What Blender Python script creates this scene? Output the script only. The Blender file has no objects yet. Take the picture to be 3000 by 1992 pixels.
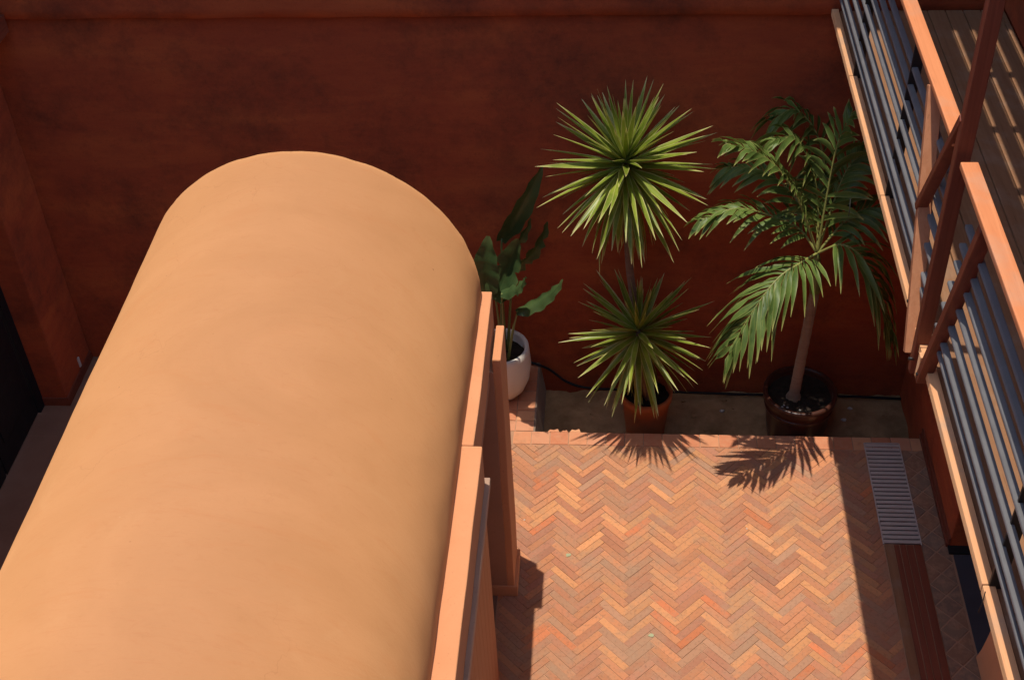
import bpy, bmesh, math, random
from mathutils import Vector, Matrix, noise
random.seed(7)
S = bpy.context.scene
COL = S.collection

# ------------------------------------------------------------------ camera
CH = 7.3
R_ = Vector((0.99697, 0.0659, -0.0404)); U_ = Vector((-0.0121, 0.6508, 0.7591)); 
F_ = U_.cross(R_).normalized(); R_ = F_.cross(U_).normalized(); U_ = R_.cross(F_).normalized()
FPX = 3807.5
cam = bpy.data.cameras.new("camera"); camo = bpy.data.objects.new("camera", cam); COL.objects.link(camo)
cam.sensor_width = 36; cam.lens = FPX / 3000 * 36; cam.clip_start = 0.05; cam.clip_end = 500
M = Matrix((R_, U_, -F_)).transposed().to_4x4(); M.translation = (0, 0, CH)
camo.matrix_world = M
S.camera = camo

# ------------------------------------------------------------------ light
SUN = Vector((-0.090, 0.053, 1.0)).normalized()
world = bpy.data.worlds.new("World"); S.world = world; world.use_nodes = True
wn = world.node_tree; bg = wn.nodes["Background"]
sky = wn.nodes.new("ShaderNodeTexSky"); sky.sky_type = 'NISHITA'; sky.sun_disc = False
sky.sun_elevation = math.asin(SUN.z); sky.sun_rotation = math.atan2(SUN.x, SUN.y)
wn.links.new(sky.outputs[0], bg.inputs[0]); bg.inputs[1].default_value = 0.135
sl = bpy.data.lights.new("sun", 'SUN'); sl.energy = 2.55; sl.angle = math.radians(0.53); sl.color = (1.0, 0.93, 0.82)
so = bpy.data.objects.new("sun", sl); COL.objects.link(so); so.rotation_euler = SUN.to_track_quat('Z', 'Y').to_euler()
S.view_settings.view_transform = 'Standard'; S.view_settings.look = 'None'
S.view_settings.exposure = 0.70; S.view_settings.gamma = 1.0
S.cycles.max_bounces = 8; S.cycles.diffuse_bounces = 5

# photo pixel -> point on the plane Y = const / Z = const (the distance comes from what the thing touches)
def ray(x, y): return R_ * ((x - 1500) / FPX) + U_ * (-(y - 996) / FPX) + F_
def aty(x, y, Y): d = ray(x, y); return Vector((0, 0, CH)) + d * (Y / d.y)
def atz(x, y, z): d = ray(x, y); return Vector((0, 0, CH)) + d * ((z - CH) / d.z)

# ------------------------------------------------------------------ helpers
def thing(name, label, cat, loc, group=None):
    o = bpy.data.objects.new(name, None); COL.objects.link(o); o.location = loc
    o.empty_display_size = 0.1
    o["label"] = label; o["category"] = cat; o["kind"] = "thing"
    if group: o["group"] = group
    return o
def tag(o, label, cat, group=None):
    o["label"] = label; o["category"] = cat; o["kind"] = "thing"
    if group: o["group"] = group
    return o
def wloc(o):
    v = Vector((0, 0, 0))
    while o: v += o.location; o = o.parent
    return v
def link(name, me, parent=None, loc=(0, 0, 0), rot=None):
    o = bpy.data.objects.new(name, me); COL.objects.link(o)
    o.location = Vector(loc) - (wloc(parent) if parent else Vector((0, 0, 0)))
    if rot is not None: o.rotation_euler = rot
    if parent: o.parent = parent
    return o
def mesh(name, verts, faces, mat, smooth=False):
    me = bpy.data.meshes.new(name); me.from_pydata([tuple(v) for v in verts], [], faces); me.update()
    if mat: me.materials.append(mat)
    if smooth: me.polygons.foreach_set("use_smooth", [True] * len(me.polygons))
    return me
def obj(name, verts, faces, mat, parent=None, smooth=False):
    vs = [Vector(v) for v in verts]
    lo = Vector([min(v[i] for v in vs) for i in range(3)]); hi = Vector([max(v[i] for v in vs) for i in range(3)])
    c = (lo + hi) / 2; c.z = lo.z
    return link(name, mesh(name, [v - c for v in vs], faces, mat, smooth), parent, c)
BOXF = [(0, 3, 2, 1), (4, 5, 6, 7), (0, 1, 5, 4), (1, 2, 6, 5), (2, 3, 7, 6), (3, 0, 4, 7)]
def boxv(x0, x1, y0, y1, z0, z1):
    return [(x0, y0, z0), (x1, y0, z0), (x1, y1, z0), (x0, y1, z0), (x0, y0, z1), (x1, y0, z1), (x1, y1, z1), (x0, y1, z1)]
def bm_out(name, bm, mat, parent, smooth=False):
    c = Vector((0, 0, 0)); vs = [v.co for v in bm.verts]
    lo = Vector([min(v[i] for v in vs) for i in range(3)]); hi = Vector([max(v[i] for v in vs) for i in range(3)])
    c = (lo + hi) / 2; c.z = lo.z
    for v in bm.verts: v.co -= c
    me = bpy.data.meshes.new(name); bm.to_mesh(me); bm.free()
    if mat: me.materials.append(mat)
    if smooth: me.polygons.foreach_set("use_smooth", [True] * len(me.polygons))
    return link(name, me, parent, c)
def box(name, x0, x1, y0, y1, z0, z1, mat, parent=None, bevel=0.0, wob=0.0, cell=0.25, seg=2):
    bm = bmesh.new()
    vs = [bm.verts.new(v) for v in boxv(x0, x1, y0, y1, z0, z1)]
    for f in BOXF: bm.faces.new([vs[i] for i in f])
    if bevel > 0:
        bmesh.ops.bevel(bm, geom=list(bm.edges), offset=bevel, segments=seg, affect='EDGES', profile=0.6)
    if wob > 0:
        for ax, (a, b) in enumerate(((x0, x1), (y0, y1), (z0, z1))):
            n = int((b - a) / cell)
            for i in range(1, n):
                p = Vector((0, 0, 0)); p[ax] = a + (b - a) * i / n; nn = Vector((0, 0, 0)); nn[ax] = 1
                bmesh.ops.bisect_plane(bm, geom=list(bm.verts) + list(bm.edges) + list(bm.faces), plane_co=p, plane_no=nn)
        for v in bm.verts:
            p = v.co * 2.3
            v.co += Vector((noise.noise(p), noise.noise(p + Vector((9, 3, 1))), noise.noise(p + Vector((2, 17, 5))))) * wob
    return bm_out(name, bm, mat, parent)
def beam(name, a, b, w, h, mat, parent, bevel=0.003, side=Vector((1, 0, 0))):
    """timber from a to b; w along side, h across"""
    a = Vector(a); b = Vector(b); t = (b - a).normalized(); s = (side - t * side.dot(t)).normalized(); n = t.cross(s)
    bm = bmesh.new(); vs = []
    for p in (a, b):
        for i, j in ((-1, -1), (1, -1), (1, 1), (-1, 1)): vs.append(bm.verts.new(p + s * (i * w / 2) + n * (j * h / 2)))
    for f in ((0, 1, 2, 3), (4, 7, 6, 5), (0, 4, 5, 1), (1, 5, 6, 2), (2, 6, 7, 3), (3, 7, 4, 0)): bm.faces.new([vs[i] for i in f])
    bmesh.ops.recalc_face_normals(bm, faces=list(bm.faces))
    if bevel: bmesh.ops.bevel(bm, geom=list(bm.edges), offset=bevel, segments=1, affect='EDGES')
    return bm_out(name, bm, mat, parent)
def tube_data(pts, rad, seg=8, cap=True):
    pts = [Vector(p) for p in pts]; V = []; Fc = []
    rad = rad if isinstance(rad, (list, tuple)) else [rad] * len(pts)
    ref = Vector((0, 0, 1)) if abs((pts[-1] - pts[0]).normalized().z) < 0.9 else Vector((1, 0, 0))
    for i, p in enumerate(pts):
        t = (pts[min(i + 1, len(pts) - 1)] - pts[max(i - 1, 0)]).normalized()
        s = t.cross(ref).normalized(); n = s.cross(t)
        for k in range(seg):
            a = 2 * math.pi * k / seg; V.append(p + (s * math.cos(a) + n * math.sin(a)) * rad[i])
    for i in range(len(pts) - 1):
        for k in range(seg):
            k2 = (k + 1) % seg; Fc.append((i * seg + k, i * seg + k2, (i + 1) * seg + k2, (i + 1) * seg + k))
    if cap: Fc.append(tuple(range(seg - 1, -1, -1))); Fc.append(tuple((len(pts) - 1) * seg + k for k in range(seg)))
    return V, Fc
def tube(name, pts, rad, mat, parent=None, seg=8):
    V, Fc = tube_data(pts, rad, seg); return obj(name, V, Fc, mat, parent, True)
def lathe(name, prof, cx, cy, mat, parent=None, seg=48, wob=0.0):
    V = []; Fc = []
    for r, z in prof:
        for k in range(seg):
            a = 2 * math.pi * k / seg; rr = r * (1 + wob * noise.noise(Vector((math.cos(a) * 1.5, math.sin(a) * 1.5, z * 4 + cx * 3))))
            V.append((cx + rr * math.cos(a), cy + rr * math.sin(a), z))
    for i in range(len(prof) - 1):
        for k in range(seg):
            k2 = (k + 1) % seg; Fc.append((i * seg + k, i * seg + k2, (i + 1) * seg + k2, (i + 1) * seg + k))
    Fc.append(tuple(range(seg - 1, -1, -1))); Fc.append(tuple((len(prof) - 1) * seg + k for k in range(seg)))
    return obj(name, V, Fc, mat, parent, True)
def catmull(P, n):
    P = [Vector(p) for p in P]; P = [P[0] * 2 - P[1]] + P + [P[-1] * 2 - P[-2]]; out = []
    m = len(P) - 3
    for i in range(n):
        t = i / (n - 1) * m; k = min(int(t), m - 1); u = t - k; a, b, c, d = P[k:k + 4]
        out.append(0.5 * ((2 * b) + (c - a) * u + (2 * a - 5 * b + 4 * c - d) * u * u + (3 * b - a - 3 * c + d) * u ** 3))
    return out

# ------------------------------------------------------------------ materials
class NT:
    def __init__(s, name):
        s.m = bpy.data.materials.new(name); s.m.use_nodes = True; s.t = s.m.node_tree
        s.b = s.t.nodes["Principled BSDF"]; s.out = s.t.nodes["Material Output"]; s.pos = s.t.nodes.new("ShaderNodeNewGeometry").outputs["Position"]
    def n(s, typ, **kw):
        x = s.t.nodes.new(typ)
        for k, v in kw.items(): setattr(x, k, v)
        return x
    def l(s, a, b): s.t.links.new(a, b)
    def mapped(s, scale, rot=(0, 0, 0), src=None):
        m = s.n("ShaderNodeMapping"); m.inputs["Scale"].default_value = scale; m.inputs["Rotation"].default_value = rot
        s.l(src or s.pos, m.inputs[0]); return m.outputs[0]
    def noise(s, scale, detail=4, rough=0.6, vec=None, dist=0.0):
        x = s.n("ShaderNodeTexNoise"); x.inputs["Scale"].default_value = scale; x.inputs["Detail"].default_value = detail
        x.inputs["Roughness"].default_value = rough; x.inputs["Distortion"].default_value = dist
        s.l(vec or s.pos, x.inputs["Vector"]); return x.outputs["Fac"]
    def ramp(s, fac, stops):
        r = s.n("ShaderNodeValToRGB"); e = r.color_ramp.elements
        while len(e) < len(stops): e.new(0.5)
        for i, (p, c) in enumerate(stops):
            e[i].position = p; e[i].color = (*c, 1) if len(c) == 3 else c
        s.l(fac, r.inputs[0]); return r.outputs[0]
    def mix(s, a, b, fac, mode='MIX'):
        x = s.n("ShaderNodeMix", data_type='RGBA', blend_type=mode)
        for v, i in ((a, 6), (b, 7)):
            if isinstance(v, tuple): x.inputs[i].default_value = (*v[:3], 1)
            else: s.l(v, x.inputs[i])
        if isinstance(fac, (int, float)): x.inputs[0].default_value = fac
        else: s.l(fac, x.inputs[0])
        return x.outputs[2]
    def val(s, fac, a, b, c, d):
        x = s.n("ShaderNodeMapRange"); 
        for i, v in enumerate((a, b, c, d)): x.inputs[i + 1].default_value = v
        s.l(fac, x.inputs[0]); return x.outputs[0]
    def bump(s, h, strength, dist, nrm=None):
        x = s.n("ShaderNodeBump"); x.inputs["Strength"].default_value = strength; x.inputs["Distance"].default_value = dist
        s.l(h, x.inputs["Height"])
        if nrm: s.l(nrm, x.inputs["Normal"])
        s.l(x.outputs[0], s.b.inputs["Normal"]); return x.outputs[0]
    def done(s, col=None, rough=0.8, spec=0.3, metal=0.0):
        if col is not None:
            if isinstance(col, tuple): s.b.inputs["Base Color"].default_value = (*col[:3], 1)
            else: s.l(col, s.b.inputs["Base Color"])
        if isinstance(rough, (int, float)): s.b.inputs["Roughness"].default_value = rough
        else: s.l(rough, s.b.inputs["Roughness"])
        if not isinstance(rough, (int, float)) or rough >= 0.6: s.b.inputs["Diffuse Roughness"].default_value = 0.9
        s.b.inputs["Specular IOR Level"].default_value = spec; s.b.inputs["Metallic"].default_value = metal
        return s.m

def plaster(name, a, b, dark, streak=(0.5, 0.5, 3.0), big=0.6, rough=0.85, spec=0.2, darkpos=(0.62, 0.85), bumps=0.25):
    t = NT(name)
    n1 = t.noise(1.0, 6, 0.65, t.mapped(streak), 0.6)
    n2 = t.noise(big, 5, 0.6)
    n3 = t.noise(70, 3, 0.6)
    c = t.mix(a, b, t.val(n1, 0.32, 0.68, 0, 1))
    c = t.mix(c, dark, t.val(n2, darkpos[0], darkpos[1], 0, 0.75))
    c = t.mix(c, (0, 0, 0), t.val(n3, 0.62, 0.85, 0, 0.35))
    h = t.mix(n1, t.noise(18, 5, 0.6), 0.5)
    nb = t.bump(h, bumps, 0.012)
    t.bump(t.noise(160, 2, 0.5), 0.12, 0.003, nb)
    return t.done(c, rough, spec)
def wood(name, a, b, axis='y', rough=0.55, spec=0.35, scale=1.0, weather=0.0):
    t = NT(name)
    sc = {'x': (1.2, 30, 30), 'y': (30, 1.2, 30), 'z': (30, 30, 1.2)}[axis]
    v = t.mapped(tuple(k * scale for k in sc))
    g = t.noise(1.0, 6, 0.65, v, 0.8)
    c = t.mix(a, b, t.val(g, 0.3, 0.7, 0, 1))
    c = t.mix(c, (a[0] * .35, a[1] * .3, a[2] * .3), t.val(t.noise(1.0, 4, 0.7, t.mapped(tuple(k * 2.7 * scale for k in sc))), 0.6, 0.78, 0, 0.6))
    if weather: c = t.mix(c, (0.42, 0.33, 0.25), t.val(t.noise(5, 4, 0.6), 0.5, 0.72, 0, weather))
    t.bump(g, 0.25, 0.004)
    return t.done(c, rough, spec)

# vault: lime plaster, apricot, with faint arcing trowel sweeps, small pits
def mk_vault():
    t = NT("apricot_lime_plaster")
    n0 = t.noise(0.9, 6, 0.62, t.mapped((0.8, 1.2, 0.8)), 1.6)
    sw = t.noise(1.0, 7, 0.7, t.mapped((1.6, 5.5, 1.6), (0, 0, 0.25)), 2.2)
    c = t.mix((0.525, 0.2496, 0.0992), (0.575, 0.2803, 0.1165), t.val(n0, 0.3, 0.7, 0, 1))
    c = t.mix(c, (0.536, 0.2246, 0.0828), t.val(sw, 0.54, 0.74, 0, 0.45))
    c = t.mix(c, (0.602, 0.3197, 0.1401), t.val(t.noise(3.1, 5, 0.6, None, 1.0), 0.60, 0.78, 0, 0.3))
    fine = t.noise(1.0, 8, 0.75, t.mapped((14, 20, 14), (0, 0, 0.5)), 1.2)
    c = t.mix(c, (0.442, 0.1910, 0.0719), t.val(fine, 0.56, 0.8, 0, 0.30))
    pit = t.noise(34, 2, 0.4); c = t.mix(c, (0.242, 0.0768, 0.0273), t.val(pit, 0.79, 0.83, 0, 0.55))
    c = t.mix(c, (0.640, 0.4032, 0.2275), t.val(t.noise(27, 2, 0.4), 0.80, 0.84, 0, 0.5))
    vo = t.n("ShaderNodeTexVoronoi"); vo.feature = 'DISTANCE_TO_EDGE'; vo.inputs["Scale"].default_value = 2.3
    dv = t.n("ShaderNodeVectorMath", operation='MULTIPLY_ADD'); nc = t.n("ShaderNodeTexNoise"); nc.inputs["Scale"].default_value = 6; nc.inputs["Detail"].default_value = 6
    t.l(t.pos, nc.inputs["Vector"]); t.l(nc.outputs["Color"], dv.inputs[0]); dv.inputs[1].default_value = (.22, .22, .22); t.l(t.pos, dv.inputs[2]); t.l(dv.outputs[0], vo.inputs["Vector"])
    cr = t.n("ShaderNodeMath", operation='MULTIPLY'); t.l(t.val(vo.outputs["Distance"], 0.0, 0.006, 1, 0), cr.inputs[0]); t.l(t.val(t.noise(1.7, 3, 0.5), 0.52, 0.62, 0, 0.28), cr.inputs[1])
    c = t.mix(c, (0.34, 0.13, 0.05), cr.outputs[0])
    tro = t.noise(1.0, 6, 0.7, t.mapped((5, 26, 5), (0.3, 0.2, 0.6)), 2.5)
    c = t.mix(c, (0.50, 0.205, 0.08), t.val(tro, 0.55, 0.72, 0, 0.35))
    nb = t.bump(t.mix(sw, tro, 0.6), 0.22, 0.006)
    t.bump(t.noise(90, 4, 0.6), 0.16, 0.004, nb)
    return t.done(c, 0.68, 0.25)
MAT_VAULT = mk_vault()
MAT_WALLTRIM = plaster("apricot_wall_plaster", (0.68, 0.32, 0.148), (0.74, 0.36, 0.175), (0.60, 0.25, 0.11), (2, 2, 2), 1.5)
MAT_WALLSHADE = plaster("shaded_apricot_plaster", (0.46, 0.25, 0.15), (0.52, 0.28, 0.17), (0.38, 0.18, 0.11), (1.5, 1.5, 3), 1.2)  # the wall plaster again, with shade put into a browner, darker colour
def mk_back():
    t = NT("deep_red_wall_plaster")
    st = t.noise(1.0, 9, 0.78, t.mapped((3.2, 3.2, 17.0)), 0.2)
    st2 = t.noise(1.0, 5, 0.6, t.mapped((0.8, 0.8, 3.0)), 0.3)
    blot = t.noise(1.3, 12, 0.80); grit = t.noise(55, 4, 0.75)
    c = t.mix((0.307, 0.0564, 0.0253), (0.471, 0.1006, 0.0335), t.val(t.mix(st, grit, 0.35), 0.28, 0.72, 0, 1))
    c = t.mix(c, (0.533, 0.1329, 0.0393), t.val(st2, 0.48, 0.70, 0, 0.6))
    c = t.mix(c, (0.154, 0.0419, 0.0220), t.val(blot, 0.47, 0.66, 0, 0.8))
    c = t.mix(c, (0.102, 0.0281, 0.0150), t.val(grit, 0.54, 0.78, 0, 0.55))
    c = t.mix(c, (0.564, 0.1771, 0.0692), t.val(t.noise(90, 3, 0.7), 0.66, 0.8, 0, 0.35))
    nb = t.bump(t.mix(st, grit, 0.5), 0.5, 0.008)
    return t.done(c, 0.85, 0.2)
MAT_BACK = mk_back()
MAT_SOIL = plaster("dry_soil", (0.44, 0.26, 0.125), (0.54, 0.33, 0.165), (0.24, 0.13, 0.06), (9, 9, 9), 4, rough=0.95, spec=0.1, darkpos=(0.45, 0.7), bumps=1.0)
MAT_POTSOIL = plaster("potting_soil", (0.028, 0.020, 0.015), (0.045, 0.032, 0.024), (0.015, 0.011, 0.009), (20, 20, 20), 8, rough=0.95, spec=0.1, bumps=1.0)
MAT_MORTAR = plaster("brick_joint_mortar", (0.44, 0.25, 0.15), (0.52, 0.30, 0.18), (0.34, 0.20, 0.125), (4, 4, 4), 3, rough=0.95, spec=0.1)
MAT_CONC = plaster("grey_mortar_edge", (0.24, 0.17, 0.12), (0.31, 0.22, 0.16), (0.15, 0.10, 0.075), (8, 8, 8), 5)
MAT_DARKFLOOR = plaster("dusty_brown_tiles", (0.25, 0.125, 0.078), (0.31, 0.165, 0.105), (0.15, 0.075, 0.045), (2, 2, 2), 1.3)
MAT_INDOOR = plaster("dark_indoor_tiles", (0.055, 0.058, 0.068), (0.08, 0.08, 0.09), (0.04, 0.04, 0.05), (2, 2, 2), 2, rough=0.4, spec=0.5)
MAT_CEIL = plaster("terrace_plaster", (0.62, 0.42, 0.27), (0.66, 0.46, 0.3), (0.5, 0.32, 0.2), (1, 1, 1), 1)  # unseen facade, colour made paler to bounce light into the courtyard
MAT_BEAM = wood("sun_bleached_timber", (0.68, 0.345, 0.155), (0.78, 0.43, 0.21), 'y', 0.6, 0.3, 1.0, 0.45)
MAT_RAIL = wood("orange_oiled_timber", (0.56, 0.19, 0.075), (0.68, 0.26, 0.11), 'y', 0.5, 0.35, 1.0, 0.3)
MAT_BRACE = wood("sunlit_red_timber", (0.46, 0.185, 0.085), (0.56, 0.25, 0.125), 'z', 0.55, 0.3)  # post timber again, with sunlight put into a paler colour
MAT_POSTW = wood("red_stained_timber", (0.135, 0.032, 0.017), (0.22, 0.058, 0.030), 'z', 0.5, 0.4)
MAT_DECK = wood("weathered_deck_timber", (0.27, 0.13, 0.062), (0.36, 0.18, 0.088), 'y', 0.7, 0.25, 1.0, 0.3)
MAT_DOOR = wood("red_door_timber", (0.30, 0.095, 0.045), (0.40, 0.145, 0.075), 'z', 0.5, 0.35)
MAT_DARKWOOD = wood("dark_red_timber", (0.19, 0.052, 0.028), (0.29, 0.085, 0.045), 'y', 0.45, 0.45)
MAT_HEAD = plaster("grey_brown_paint", (0.44, 0.29, 0.20), (0.52, 0.35, 0.25), (0.36, 0.23, 0.16), (6, 2, 6), 3, rough=0.6)
def simple(name, col, rough, spec=0.5, metal=0.0, var=0.25, sc=9):
    t = NT(name); n = t.noise(sc, 5, 0.6)
    c = t.mix(tuple(k * (1 - var) for k in col), tuple(min(1, k * (1 + var)) for k in col), n)
    t.bump(t.noise(sc * 14, 3, 0.6), 0.06, 0.003)
    return t.done(c, t.val(n, 0.3, 0.7, rough * 0.85, min(1, rough * 1.15)), spec, metal)
MAT_BAR = simple("grey_rail_paint", (0.155, 0.15, 0.15), 0.55, 0.3)
MAT_BLACK = simple("black_steel", (0.018, 0.017, 0.017), 0.5, 0.4)
MAT_NAVY = simple("black_blue_door_paint", (0.010, 0.011, 0.014), 0.5, 0.3)
MAT_WHITEPOT = simple("white_glazed_clay", (0.74, 0.70, 0.62), 0.35, 0.5, 0, 0.05, 5)
MAT_TERRA = simple("terracotta_clay", (0.42, 0.125, 0.045), 0.75, 0.3, 0, 0.22, 12)
MAT_GLAZE = simple("brown_glazed_clay", (0.075, 0.026, 0.016), 0.35, 0.4, 0, 0.3, 8)
MAT_GRATE = simple("grey_grate", (0.56, 0.48, 0.41), 0.6, 0.4, 0, 0.15, 20)
MAT_HOSE = simple("black_rubber", (0.015, 0.014, 0.014), 0.7)
MAT_PALE = simple("pale_buff", (0.62, 0.58, 0.52), 0.7)
MAT_WHITE = simple("white_plastic", (0.55, 0.52, 0.48), 0.5)

def mk_brick(name, attr):
    t = NT(name)
    if attr:
        a = t.n("ShaderNodeAttribute"); a.attribute_name = "tint"; base = a.outputs["Color"]
    else: base = t.n("ShaderNodeObjectInfo").outputs["Color"]
    n1 = t.noise(11, 6, 0.65); n2 = t.noise(46, 4, 0.65)
    c = t.mix(base, (0.52, 0.235, 0.115), t.val(t.noise(1.3, 3, 0.5), 0.35, 0.7, 0.12, 0.5))
    c = t.mix(c, (0.43, 0.28, 0.18), t.val(t.noise(2.6, 8, 0.75), 0.47, 0.70, 0, 0.8))
    c = t.mix(c, (0.40, 0.245, 0.155), t.val(n1, 0.52, 0.75, 0, 0.55))
    c = t.mix(c, (0.20, 0.10, 0.06), t.val(n2, 0.52, 0.78, 0, 0.6))
    c = t.mix(c, (0.62, 0.40, 0.23), t.val(t.noise(29, 4, 0.7), 0.62, 0.80, 0, 0.4))
    nb = t.bump(n2, 0.35, 0.004); t.bump(t.noise(200, 2, 0.5), 0.15, 0.002, nb)
    return t.done(c, 0.82, 0.25)
MAT_BRICK = mk_brick("fired_clay_brick", False); MAT_BRICKS = mk_brick("fired_clay_bricks", True)

def mk_tile():
    t = NT("pale_terracotta_tile"); base = t.n("ShaderNodeObjectInfo").outputs["Color"]
    c = t.mix(base, (0.66, 0.36, 0.20), t.val(t.noise(16, 5, 0.65), 0.45, 0.75, 0, 0.6))
    c = t.mix(c, (0.42, 0.17, 0.08), t.val(t.noise(9, 5, 0.6), 0.55, 0.8, 0, 0.6))
    t.bump(t.noise(60, 4, 0.6), 0.3, 0.003)
    return t.done(c, 0.8, 0.25)
MAT_TILE = mk_tile()
def mk_leaf(name, base, light, tip, edge=0.0, trans=0.28, rough=0.38, vein=0.0):
    """uv.x across the blade, uv.y along it"""
    t = NT(name)
    uv = t.n("ShaderNodeUVMap").outputs[0]; sp = t.n("ShaderNodeSeparateXYZ"); t.l(uv, sp.inputs[0])
    oi = t.n("ShaderNodeObjectInfo")
    n = t.noise(7, 4, 0.6); c = t.mix(base, light, t.val(n, 0.3, 0.7, 0, 1))
    c = t.mix(c, light, t.val(oi.outputs["Random"], 0, 1, 0, 0.5))
    st = t.noise(1.0, 3, 0.6, t.mapped((26, 2.0, 1), (0, 0, 0), uv)); c = t.mix(c, tuple(k * 0.55 for k in base), t.val(st, 0.5, 0.7, 0, 0.4))
    c = t.mix(c, tip, t.val(sp.outputs[1], 0.80, 1.0, 0, 0.9))
    if edge:
        d = t.n("ShaderNodeMath", operation='SUBTRACT'); t.l(sp.outputs[0], d.inputs[0]); d.inputs[1].default_value = 0.5
        ab = t.n("ShaderNodeMath", operation='ABSOLUTE'); t.l(d.outputs[0], ab.inputs[0])
        c = t.mix(c, tip, t.val(ab.outputs[0], 0.36, 0.5, 0, edge))
        if vein: c = t.mix(c, light, t.val(ab.outputs[0], 0.0, 0.05, vein, 0))
    m = t.done(c, rough, 0.32)
    tr = t.n("ShaderNodeBsdfTranslucent"); t.l(c, tr.inputs[0]); mx = t.n("ShaderNodeMixShader"); mx.inputs[0].default_value = trans
    t.l(t.b.outputs[0], mx.inputs[1]); t.l(tr.outputs[0], mx.inputs[2]); t.l(mx.outputs[0], t.out.inputs[0])
    return m
MAT_YUCCA = mk_leaf("yucca_leaf", (0.115, 0.175, 0.020), (0.31, 0.375, 0.045), (0.74, 0.66, 0.28), 0.75, 0.22, 0.36)
MAT_DEADLEAF = mk_leaf("dry_leaf", (0.24, 0.15, 0.075), (0.36, 0.24, 0.12), (0.42, 0.30, 0.16), 0.3, 0.2, 0.6)
MAT_PALM = mk_leaf("palm_leaflet", (0.050, 0.100, 0.022), (0.16, 0.235, 0.050), (0.52, 0.49, 0.15), 0.4, 0.25, 0.46)
MAT_BANANA = mk_leaf("paddle_leaf", (0.045, 0.085, 0.030), (0.085, 0.135, 0.045), (0.12, 0.14, 0.05), 0.25, 0.3, 0.3, 0.7)
MAT_STALK = simple("green_stalk", (0.16, 0.19, 0.05), 0.45)
MAT_RACHIS = simple("yellow_green_rachis", (0.30, 0.30, 0.08), 0.45)
MAT_TRUNK = plaster("ringed_palm_bark", (0.28, 0.19, 0.13), (0.36, 0.25, 0.17), (0.19, 0.12, 0.08), (4, 4, 40), 6, bumps=0.6)
MAT_YTRUNK = plaster("yucca_bark", (0.20, 0.12, 0.08), (0.27, 0.17, 0.11), (0.12, 0.07, 0.05), (8, 8, 30), 8, bumps=0.8)

# ------------------------------------------------------------------ ground
WY = 8.21                       # face of the back wall
BEDY, BEDX, BEDX1, BEDZ = 7.385, -0.605, 2.43, -0.315
def sheet(name, x0, x1, y0, y1, z, mat, parent=None):
    return obj(name, [(x0, y0, z), (x1, y0, z), (x1, y1, z), (x0, y1, z)], [(0, 1, 2, 3)], mat, parent)
# mortar ground sheet of the courtyard, notched round the sunken planting bed
gv = [(-7, -6, -0.0040), (7, -6, -0.0040), (7, BEDY - .005, -0.0040), (-7, BEDY - .005, -0.0040),
      (-7, 12, -0.0040), (BEDX - .004, 12, -0.0040), (BEDX - .004, BEDY - .005, -0.0040)]
ground = obj("ground", gv, [(0, 1, 2, 3), (3, 6, 5, 4)], MAT_MORTAR); ground["kind"] = "structure"
# far ground plane below everything, out to the horizon
eg = sheet("terrain", -200, 200, -200, 200, -0.6, MAT_SOIL); eg["kind"] = "structure"

# herringbone bricks
L, W, GAP = 0.2482, 0.0525, 0.0030
X0B, X1B, Y0B, Y1B = -0.775, 1.968, 4.0, 7.238
def clip(poly, ax, val, keep_less):
    out = []
    for i in range(len(poly)):
        a, b = poly[i], poly[(i + 1) % len(poly)]
        ia = (a[ax] <= val) == keep_less or a[ax] == val; ib = (b[ax] <= val) == keep_less or b[ax] == val
        if ia: out.append(a)
        if ia != ib:
            t = (val - a[ax]) / (b[ax] - a[ax]); out.append((a[0] + (b[0] - a[0]) * t, a[1] + (b[1] - a[1]) * t))
    return out
def slab_data(poly, z0, z1, ch=0.0025):
    """extruded polygon with a chamfered upper edge (poly counter-clockwise)"""
    n = len(poly); cx = sum(p[0] for p in poly) / n; cy = sum(p[1] for p in poly) / n
    V = [(x, y, z0) for x, y in poly] + [(x, y, z1 - ch) for x, y in poly]
    for x, y in poly:
        d = math.hypot(cx - x, cy - y) or 1; k = min(ch * 1.4 / d, .4); V.append((x + (cx - x) * k, y + (cy - y) * k, z1))
    Fc = []
    for i in range(n):
        j = (i + 1) % n; Fc += [(i, j, n + j, n + i), (n + i, n + j, 2 * n + j, 2 * n + i)]
    Fc.append(tuple(2 * n + i for i in range(n))); return V, Fc
PAL = [((0.555, 0.275, 0.118), 22), ((0.50, 0.222, 0.103), 26), ((0.405, 0.175, 0.098), 30), ((0.36, 0.165, 0.105), 24), ((0.52, 0.165, 0.065), 8), ((0.365, 0.215, 0.135), 9), ((0.45, 0.20, 0.10), 28)]
def brick_tint(x, y):
    w = []
    k = noise.noise(Vector((x * 1.15, y * 1.15, 3.1))); k2 = noise.noise(Vector((x * 1.7, y * 1.7, 9.7)))
    for i, (c, q) in enumerate(PAL):
        f = q
        if i in (0,): f *= max(0.2, 1 + 1.6 * k)
        if i in (2, 3): f *= max(0.3, 1 - 1.4 * k)
        if i == 4: f *= max(0.15, 1 + 3 * k2)
        if i == 5: f *= max(0.1, 1 - 3.2 * k2) * (2.2 if y > 6.95 or y < 5.6 else 0.8)
        w.append(f)
    c = random.choices([p[0] for p in PAL], w)[0]; m = random.uniform(0.86, 1.12) * 1.27
    MEAN = (0.45, 0.20, 0.10)
    return tuple(min(0.78, (v * .90 + q * .10) * m) for v, q in zip(c, MEAN))
r2 = math.sqrt(.5); XOFF, YOFF = -0.207, 6.0
cand = []
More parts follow.
